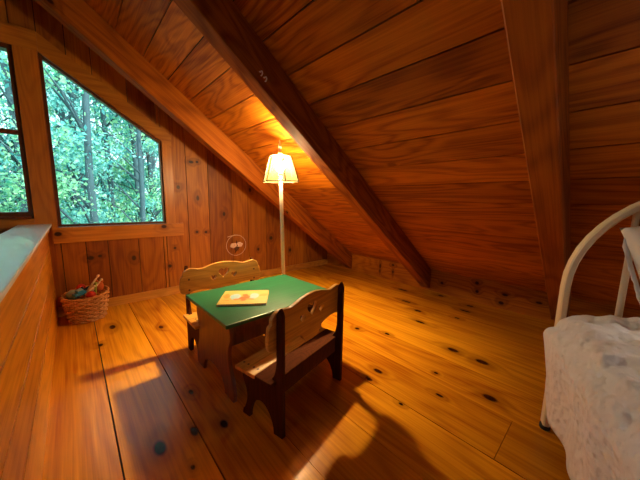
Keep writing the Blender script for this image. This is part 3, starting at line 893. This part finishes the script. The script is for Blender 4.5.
q.modifiers.new('thick', 'SOLIDIFY').thickness = .012

# pillow with ruffled flange, leaning on the spindles
pil = thing('pillow', 'white pillow with a ruffled edge leaning against the cream headboard', 'pillow', (0, 0, 0))
def pil_mesh():
    bm = bmesh.new(); n = 36
    W, Hh, T = .33, .24, .085
    for side in (1, -1):
        g = []
        for i in range(n + 1):
            r = []
            for j in range(n + 1):
                u = -1 + 2 * i / n; v = -1 + 2 * j / n
                k = (1 - u**4) * (1 - v**4)
                pin = 1 - .06 * (1 - abs(v)**2) * abs(u)**3
                x = u * W * (1 - .05 * (1 - v*v) * abs(u)); y = v * Hh * (1 - .06 * (1 - u*u) * abs(v))
                zz = side * T * max(0, k) ** .45 + mn.noise(Vector((x * 9, y * 9, side))) * .012 * k
                r.append(bm.verts.new((x, y, zz)))
            g.append(r)
        for i in range(n):
            for j in range(n):
                bm.faces.new((g[i][j], g[i+1][j], g[i+1][j+1], g[i][j+1]))
    bmesh.ops.remove_doubles(bm, verts=bm.verts, dist=1e-5)
    return bm
linen = plain('white linen', (.66, .62, .56), .8, .05, 12, bump=.3, sheen=.2)
pc = ap(.500, .955, .13) + Vector((bx, by, 0))
PM = Matrix.Translation(pc) @ Matrix(((U.x, 0, V.x, 0), (U.y, 0, V.y, 0), (0, 1, 0, 0), (0, 0, 0, 1))) @ Matrix.Rotation(R(-16), 4, 'X') @ Matrix.Rotation(R(13), 4, 'Z')
pil.matrix_world = PM
obj('pillow_body', pil_mesh(), linen, pil, True)
bm = bmesh.new()      # ruffle
n = 220; ring = []
def rp(t):
    c, s = math.cos(t), math.sin(t); k = (abs(c)**6 + abs(s)**6) ** (-1/6)
    return c * k, s * k
prev = None; first = None
for i in range(n):
    t = 2 * PI * i / n; c, s = rp(t)
    cn = max(0, abs(c * s) - .75) * 4            # the flange gathers at the corners
    rw = (.003 + .006 * cn) * math.sin(i * 1.1) + .003 * math.sin(i * .47)
    a_ = bm.verts.new((c * .322, s * .232, 0)); b_ = bm.verts.new((c * .332, s * .242, rw * .6)); d_ = bm.verts.new((c * (.338 + .018 * cn), s * (.248 + .018 * cn), rw * 1.6))
    cur = (a_, b_, d_)
    if prev:
        bm.faces.new((prev[0], cur[0], cur[1], prev[1])); bm.faces.new((prev[1], cur[1], cur[2], prev[2]))
    else: first = cur
    prev = cur
bm.faces.new((prev[0], first[0], first[1], prev[1])); bm.faces.new((prev[1], first[1], first[2], prev[2]))
obj('ruffle', bm, linen, pil, True).modifiers.new('thick', 'SOLIDIFY').thickness = .003

# lamp added past the bed, out of the picture, to brighten the quilt
rl = thing('quilt_fill_lamp', 'added unseen brass fill lamp beyond the bed with its shade turned down to light the quilt', 'lamp', FM @ Vector((1.22, .45, 0)) + Vector((bx, by, 0)))
brass = plain('brass', (.55, .38, .14), .3, metal=1.0)
bm = bmesh.new(); lathe(bm, [(.11, 0), (.115, .008), (.10, .018), (.02, .03)], 28); obj('base', bm, brass, rl, True)
bm = bmesh.new(); hd = FM @ Vector((-.22, 0, 0)); tube(bm, [(0, 0, .02), (0, 0, .7), (0, 0, 1.15), (hd.x * .2, hd.y * .2, 1.26), (hd.x * .6, hd.y * .6, 1.30), (hd.x, hd.y, 1.27)], .009, 10); obj('pole', bm, brass, rl, True)
bm = bmesh.new(); lathe(bm, [(.022, .02), (.028, 0), (.075, -.10), (.095, -.13)], 28, (hd.x, hd.y, 1.27), cap=False); q_ = obj('lamp_shade', bm, brass, rl, True); q_.modifiers.new('thick', 'SOLIDIFY').thickness = .002
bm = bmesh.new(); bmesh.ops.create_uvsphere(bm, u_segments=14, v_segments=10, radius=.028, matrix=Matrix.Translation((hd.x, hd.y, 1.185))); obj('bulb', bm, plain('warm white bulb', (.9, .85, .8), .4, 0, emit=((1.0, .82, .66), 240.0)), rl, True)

# ------------------------------------------------------------------ woods outside
GZ = -3.0
bm = bmesh.new()
bmesh.ops.create_grid(bm, x_segments=60, y_segments=40, size=1)
for v in bm.verts:
    v.co = Vector((v.co.x * 40, 24 + v.co.y * 20, GZ + .8 * mn.noise(Vector((v.co.x * 6, v.co.y * 6, 0))) + max(0, v.co.y) * 3.0))
gr = obj('ground', bm, plain('forest floor', (.10, .16, .05), .9, .4, 3)); struct(gr, 'forest floor outside the gable windows', 'ground')

def leafmat(name, c1, c2):
    m, nt, out = newmat(name)
    at = N(nt, 'ShaderNodeAttribute'); at.attribute_name = 'pid'
    c = mixc(nt, at.outputs['Fac'], c1, c2)
    d = N(nt, 'ShaderNodeBsdfDiffuse'); t = N(nt, 'ShaderNodeBsdfTranslucent')
    nt.links.new(c, d.inputs[0]); nt.links.new(c, t.inputs[0])
    mx = N(nt, 'ShaderNodeMixShader'); mx.inputs[0].default_value = .5
    nt.links.new(d.outputs[0], mx.inputs[1]); nt.links.new(t.outputs[0], mx.inputs[2]); nt.links.new(mx.outputs[0], out.inputs[0])
    return m
leafA = leafmat('fresh leaves', (.05, .30, .19), (.46, .80, .40))
leafB = leafmat('blue green leaves', (.04, .28, .27), (.36, .74, .62))
barkm = plain('grey bark', (.03, .07, .075), .9, .4, 9, bump=.5)

def crown_mesh(seed, n, size):
    r = random.Random(seed); bm = bmesh.new(); L = pid_layer(bm)
    clumps = []
    for _ in range(24):
        a = r.uniform(0, 2 * PI); d = r.uniform(.2, 1) ** .6 * 1.55
        clumps.append((Vector((d * math.cos(a), d * math.sin(a), r.uniform(2.0, 11.5))), r.uniform(.35, .8)))
    for k in range(n):
        c, rad = r.choice(clumps)
        p = c + Vector((r.gauss(0, .5), r.gauss(0, .5), r.gauss(0, .28))) * rad
        nrm = Vector((r.gauss(0, 1), r.gauss(0, 1), r.gauss(0, 1) + .6)).normalized()
        t = nrm.orthogonal().normalized(); t.rotate(Matrix.Rotation(r.uniform(0, 6.3), 3, nrm)); b = nrm.cross(t)
        s = size * r.uniform(.6, 1.3)
        f = bm.faces.new([bm.verts.new(p + t * s * x + b * s * y * .55) for x, y in ((-1, 0), (-.2, -1), (1, 0), (-.2, 1))])
        f[L] = r.random()
    me = bpy.data.meshes.new('crown'); bm.to_mesh(me); bm.free(); return me, clumps
def trunk_mesh(seed, clumps):
    r = random.Random(seed); bm = bmesh.new()
    bend = r.uniform(-.5, .5); bend2 = r.uniform(-.3, .3)
    def cpt(z): return Vector((bend * math.sin(z * .25), bend2 * math.sin(z * .4), z))
    zs = [-.4, 0, .7, 1.8, 3, 4.5, 6, 7.5, 9, 10.5, 12]
    tube(bm, [cpt(z) for z in zs], [.13, .10, .085, .08, .075, .07, .06, .045, .035, .025, .012], 8)
    for c, rad in clumps[:18]:
        z0 = max(.6, c.z - r.uniform(.5, 1.3)); p = cpt(z0)
        m_ = (p + c) / 2 + Vector((0, 0, .15))
        tube(bm, [p, m_, c], [.03, .02, .007], 5)
    me = bpy.data.meshes.new('trunk'); bm.to_mesh(me); bm.free()
    for p in me.polygons: p.use_smooth = True
    return me
variants = []
for s in range(6):
    cm, cl = crown_mesh(11 + s, 7500 if s < 4 else 2200, .046)
    cm.materials.append(leafA if s % 2 == 0 else leafB)
    tm = trunk_mesh(50 + s, cl); tm.materials.append(barkm)
    variants.append((cm, tm))
tr = random.Random(5)
spots = [(-1.6, 8.0), (.62, 8.4), (1.3, 9.0), (-.2, 9.2), (-2.6, 9.6), (.15, 10.4), (1.9, 10.6), (-1.3, 10.6), (.9, 11.2), (.45, 12.0), (2.3, 12.2), (-2.4, 11.8)]
for row in range(7):
    y = 12.5 + row * 2.6
    for k in range(9):
        x = -.42 * y - 1 + (k + tr.random()) / 9 * (.80 * y + 2)
        spots.append((x, y + tr.uniform(-1, 1)))
near_lab = ['nearest slender leafy tree outside the sash window', 'nearest slender leafy tree outside the trapezoid window']
for i, (x, y) in enumerate(spots):
    cm, tm = variants[(0, 4, 1, 5, 2, 4, 3, 5)[i % 8]]
    lab = near_lab[i] if i < 2 else 'slender green leaved tree in the woods outside the windows'
    t = thing('forest_tree', lab, 'tree', (x, y, GZ + (0 if y < 14 else .4)), tr.uniform(0, 6.28), None if i < 2 else 'trees of the woods outside the windows')
    sc = tr.uniform(.85, 1.2); t.scale = (sc, sc, sc * tr.uniform(.95, 1.2))
    for nm, me in (('trunk', tm), ('crown', cm)):
        o = bpy.data.objects.new(nm, me); COL.objects.link(o); o.parent = t
# undergrowth nobody could count
bm = bmesh.new(); L = pid_layer(bm); r = random.Random(3)
for k in range(26000):
    y = r.uniform(7, 34); x = r.uniform(-.45 * y - 2, .35 * y + 2)
    z = GZ + max(0, (y - 24) / 20) * 3 + abs(r.gauss(0, .9)) + .05
    p = Vector((x, y, z)); nrm = Vector((r.gauss(0, 1), r.gauss(0, 1), r.gauss(0, 1) + .6)).normalized()
    t = nrm.orthogonal().normalized(); b = nrm.cross(t); s = r.uniform(.07, .16)
    f = bm.faces.new([bm.verts.new(p + t * s * a + b * s * c * .55) for a, c in ((-1, 0), (-.2, -1), (1, 0), (-.2, 1))]); f[L] = r.random()
tag(obj('undergrowth', bm, leafA), 'leafy green undergrowth on the forest floor outside', 'plants', kind='stuff')

# ------------------------------------------------------------------ light
w = bpy.data.worlds.new('daylight'); S.world = w; w.use_nodes = True
nt = w.node_tree; nt.nodes.clear()
out = nt.nodes.new('ShaderNodeOutputWorld'); bg = nt.nodes.new('ShaderNodeBackground')
tc = nt.nodes.new('ShaderNodeTexCoord'); sp = nt.nodes.new('ShaderNodeSeparateXYZ'); nt.links.new(tc.outputs['Generated'], sp.inputs[0])
c = mixc(nt, math_(nt, 'MULTIPLY', sp.outputs[2], 1.2, clamp=True), (.68, .90, 1.0), (.45, .70, 1.0))
nt.links.new(c, bg.inputs[0]); bg.inputs[1].default_value = 1.25
nt.links.new(bg.outputs[0], out.inputs[0])
sun = bpy.data.lights.new('sun', 'SUN'); sun.energy = 2.6; sun.angle = R(3); sun.color = (1, .96, .85)
so = bpy.data.objects.new('sun', sun); COL.objects.link(so); so.rotation_euler = (R(48), 0, R(25))

# ------------------------------------------------------------------ camera
cam = bpy.data.cameras.new('camera'); co = bpy.data.objects.new('camera', cam); COL.objects.link(co)
yaw, pitch, roll = R(42.59972), R(8.06609), R(0.96567)
f = Vector((math.sin(yaw) * math.cos(pitch), math.cos(yaw) * math.cos(pitch), -math.sin(pitch)))
r0 = Vector((math.cos(yaw), -math.sin(yaw), 0)); u0 = r0.cross(f)
r1 = r0 * math.cos(roll) + u0 * math.sin(roll); u1 = -r0 * math.sin(roll) + u0 * math.cos(roll)
co.matrix_world = Matrix(((r1.x, u1.x, -f.x, 0), (r1.y, u1.y, -f.y, 0), (r1.z, u1.z, -f.z, 1.2), (0, 0, 0, 1)))
cam.sensor_width = 36; cam.lens = 36 * 269.557 / 640; cam.clip_start = .02; cam.clip_end = 200
S.camera = co
S.view_settings.view_transform = 'Standard'; S.view_settings.look = 'None'
S.view_settings.gamma = 1; S.view_settings.use_curve_mapping = False
S.view_settings.exposure = 2.12
S.cycles.use_denoising = True
S.cycles.max_bounces = 10; S.cycles.diffuse_bounces = 6; S.cycles.transparent_max_bounces = 16
S.cycles.sample_clamp_indirect = 6
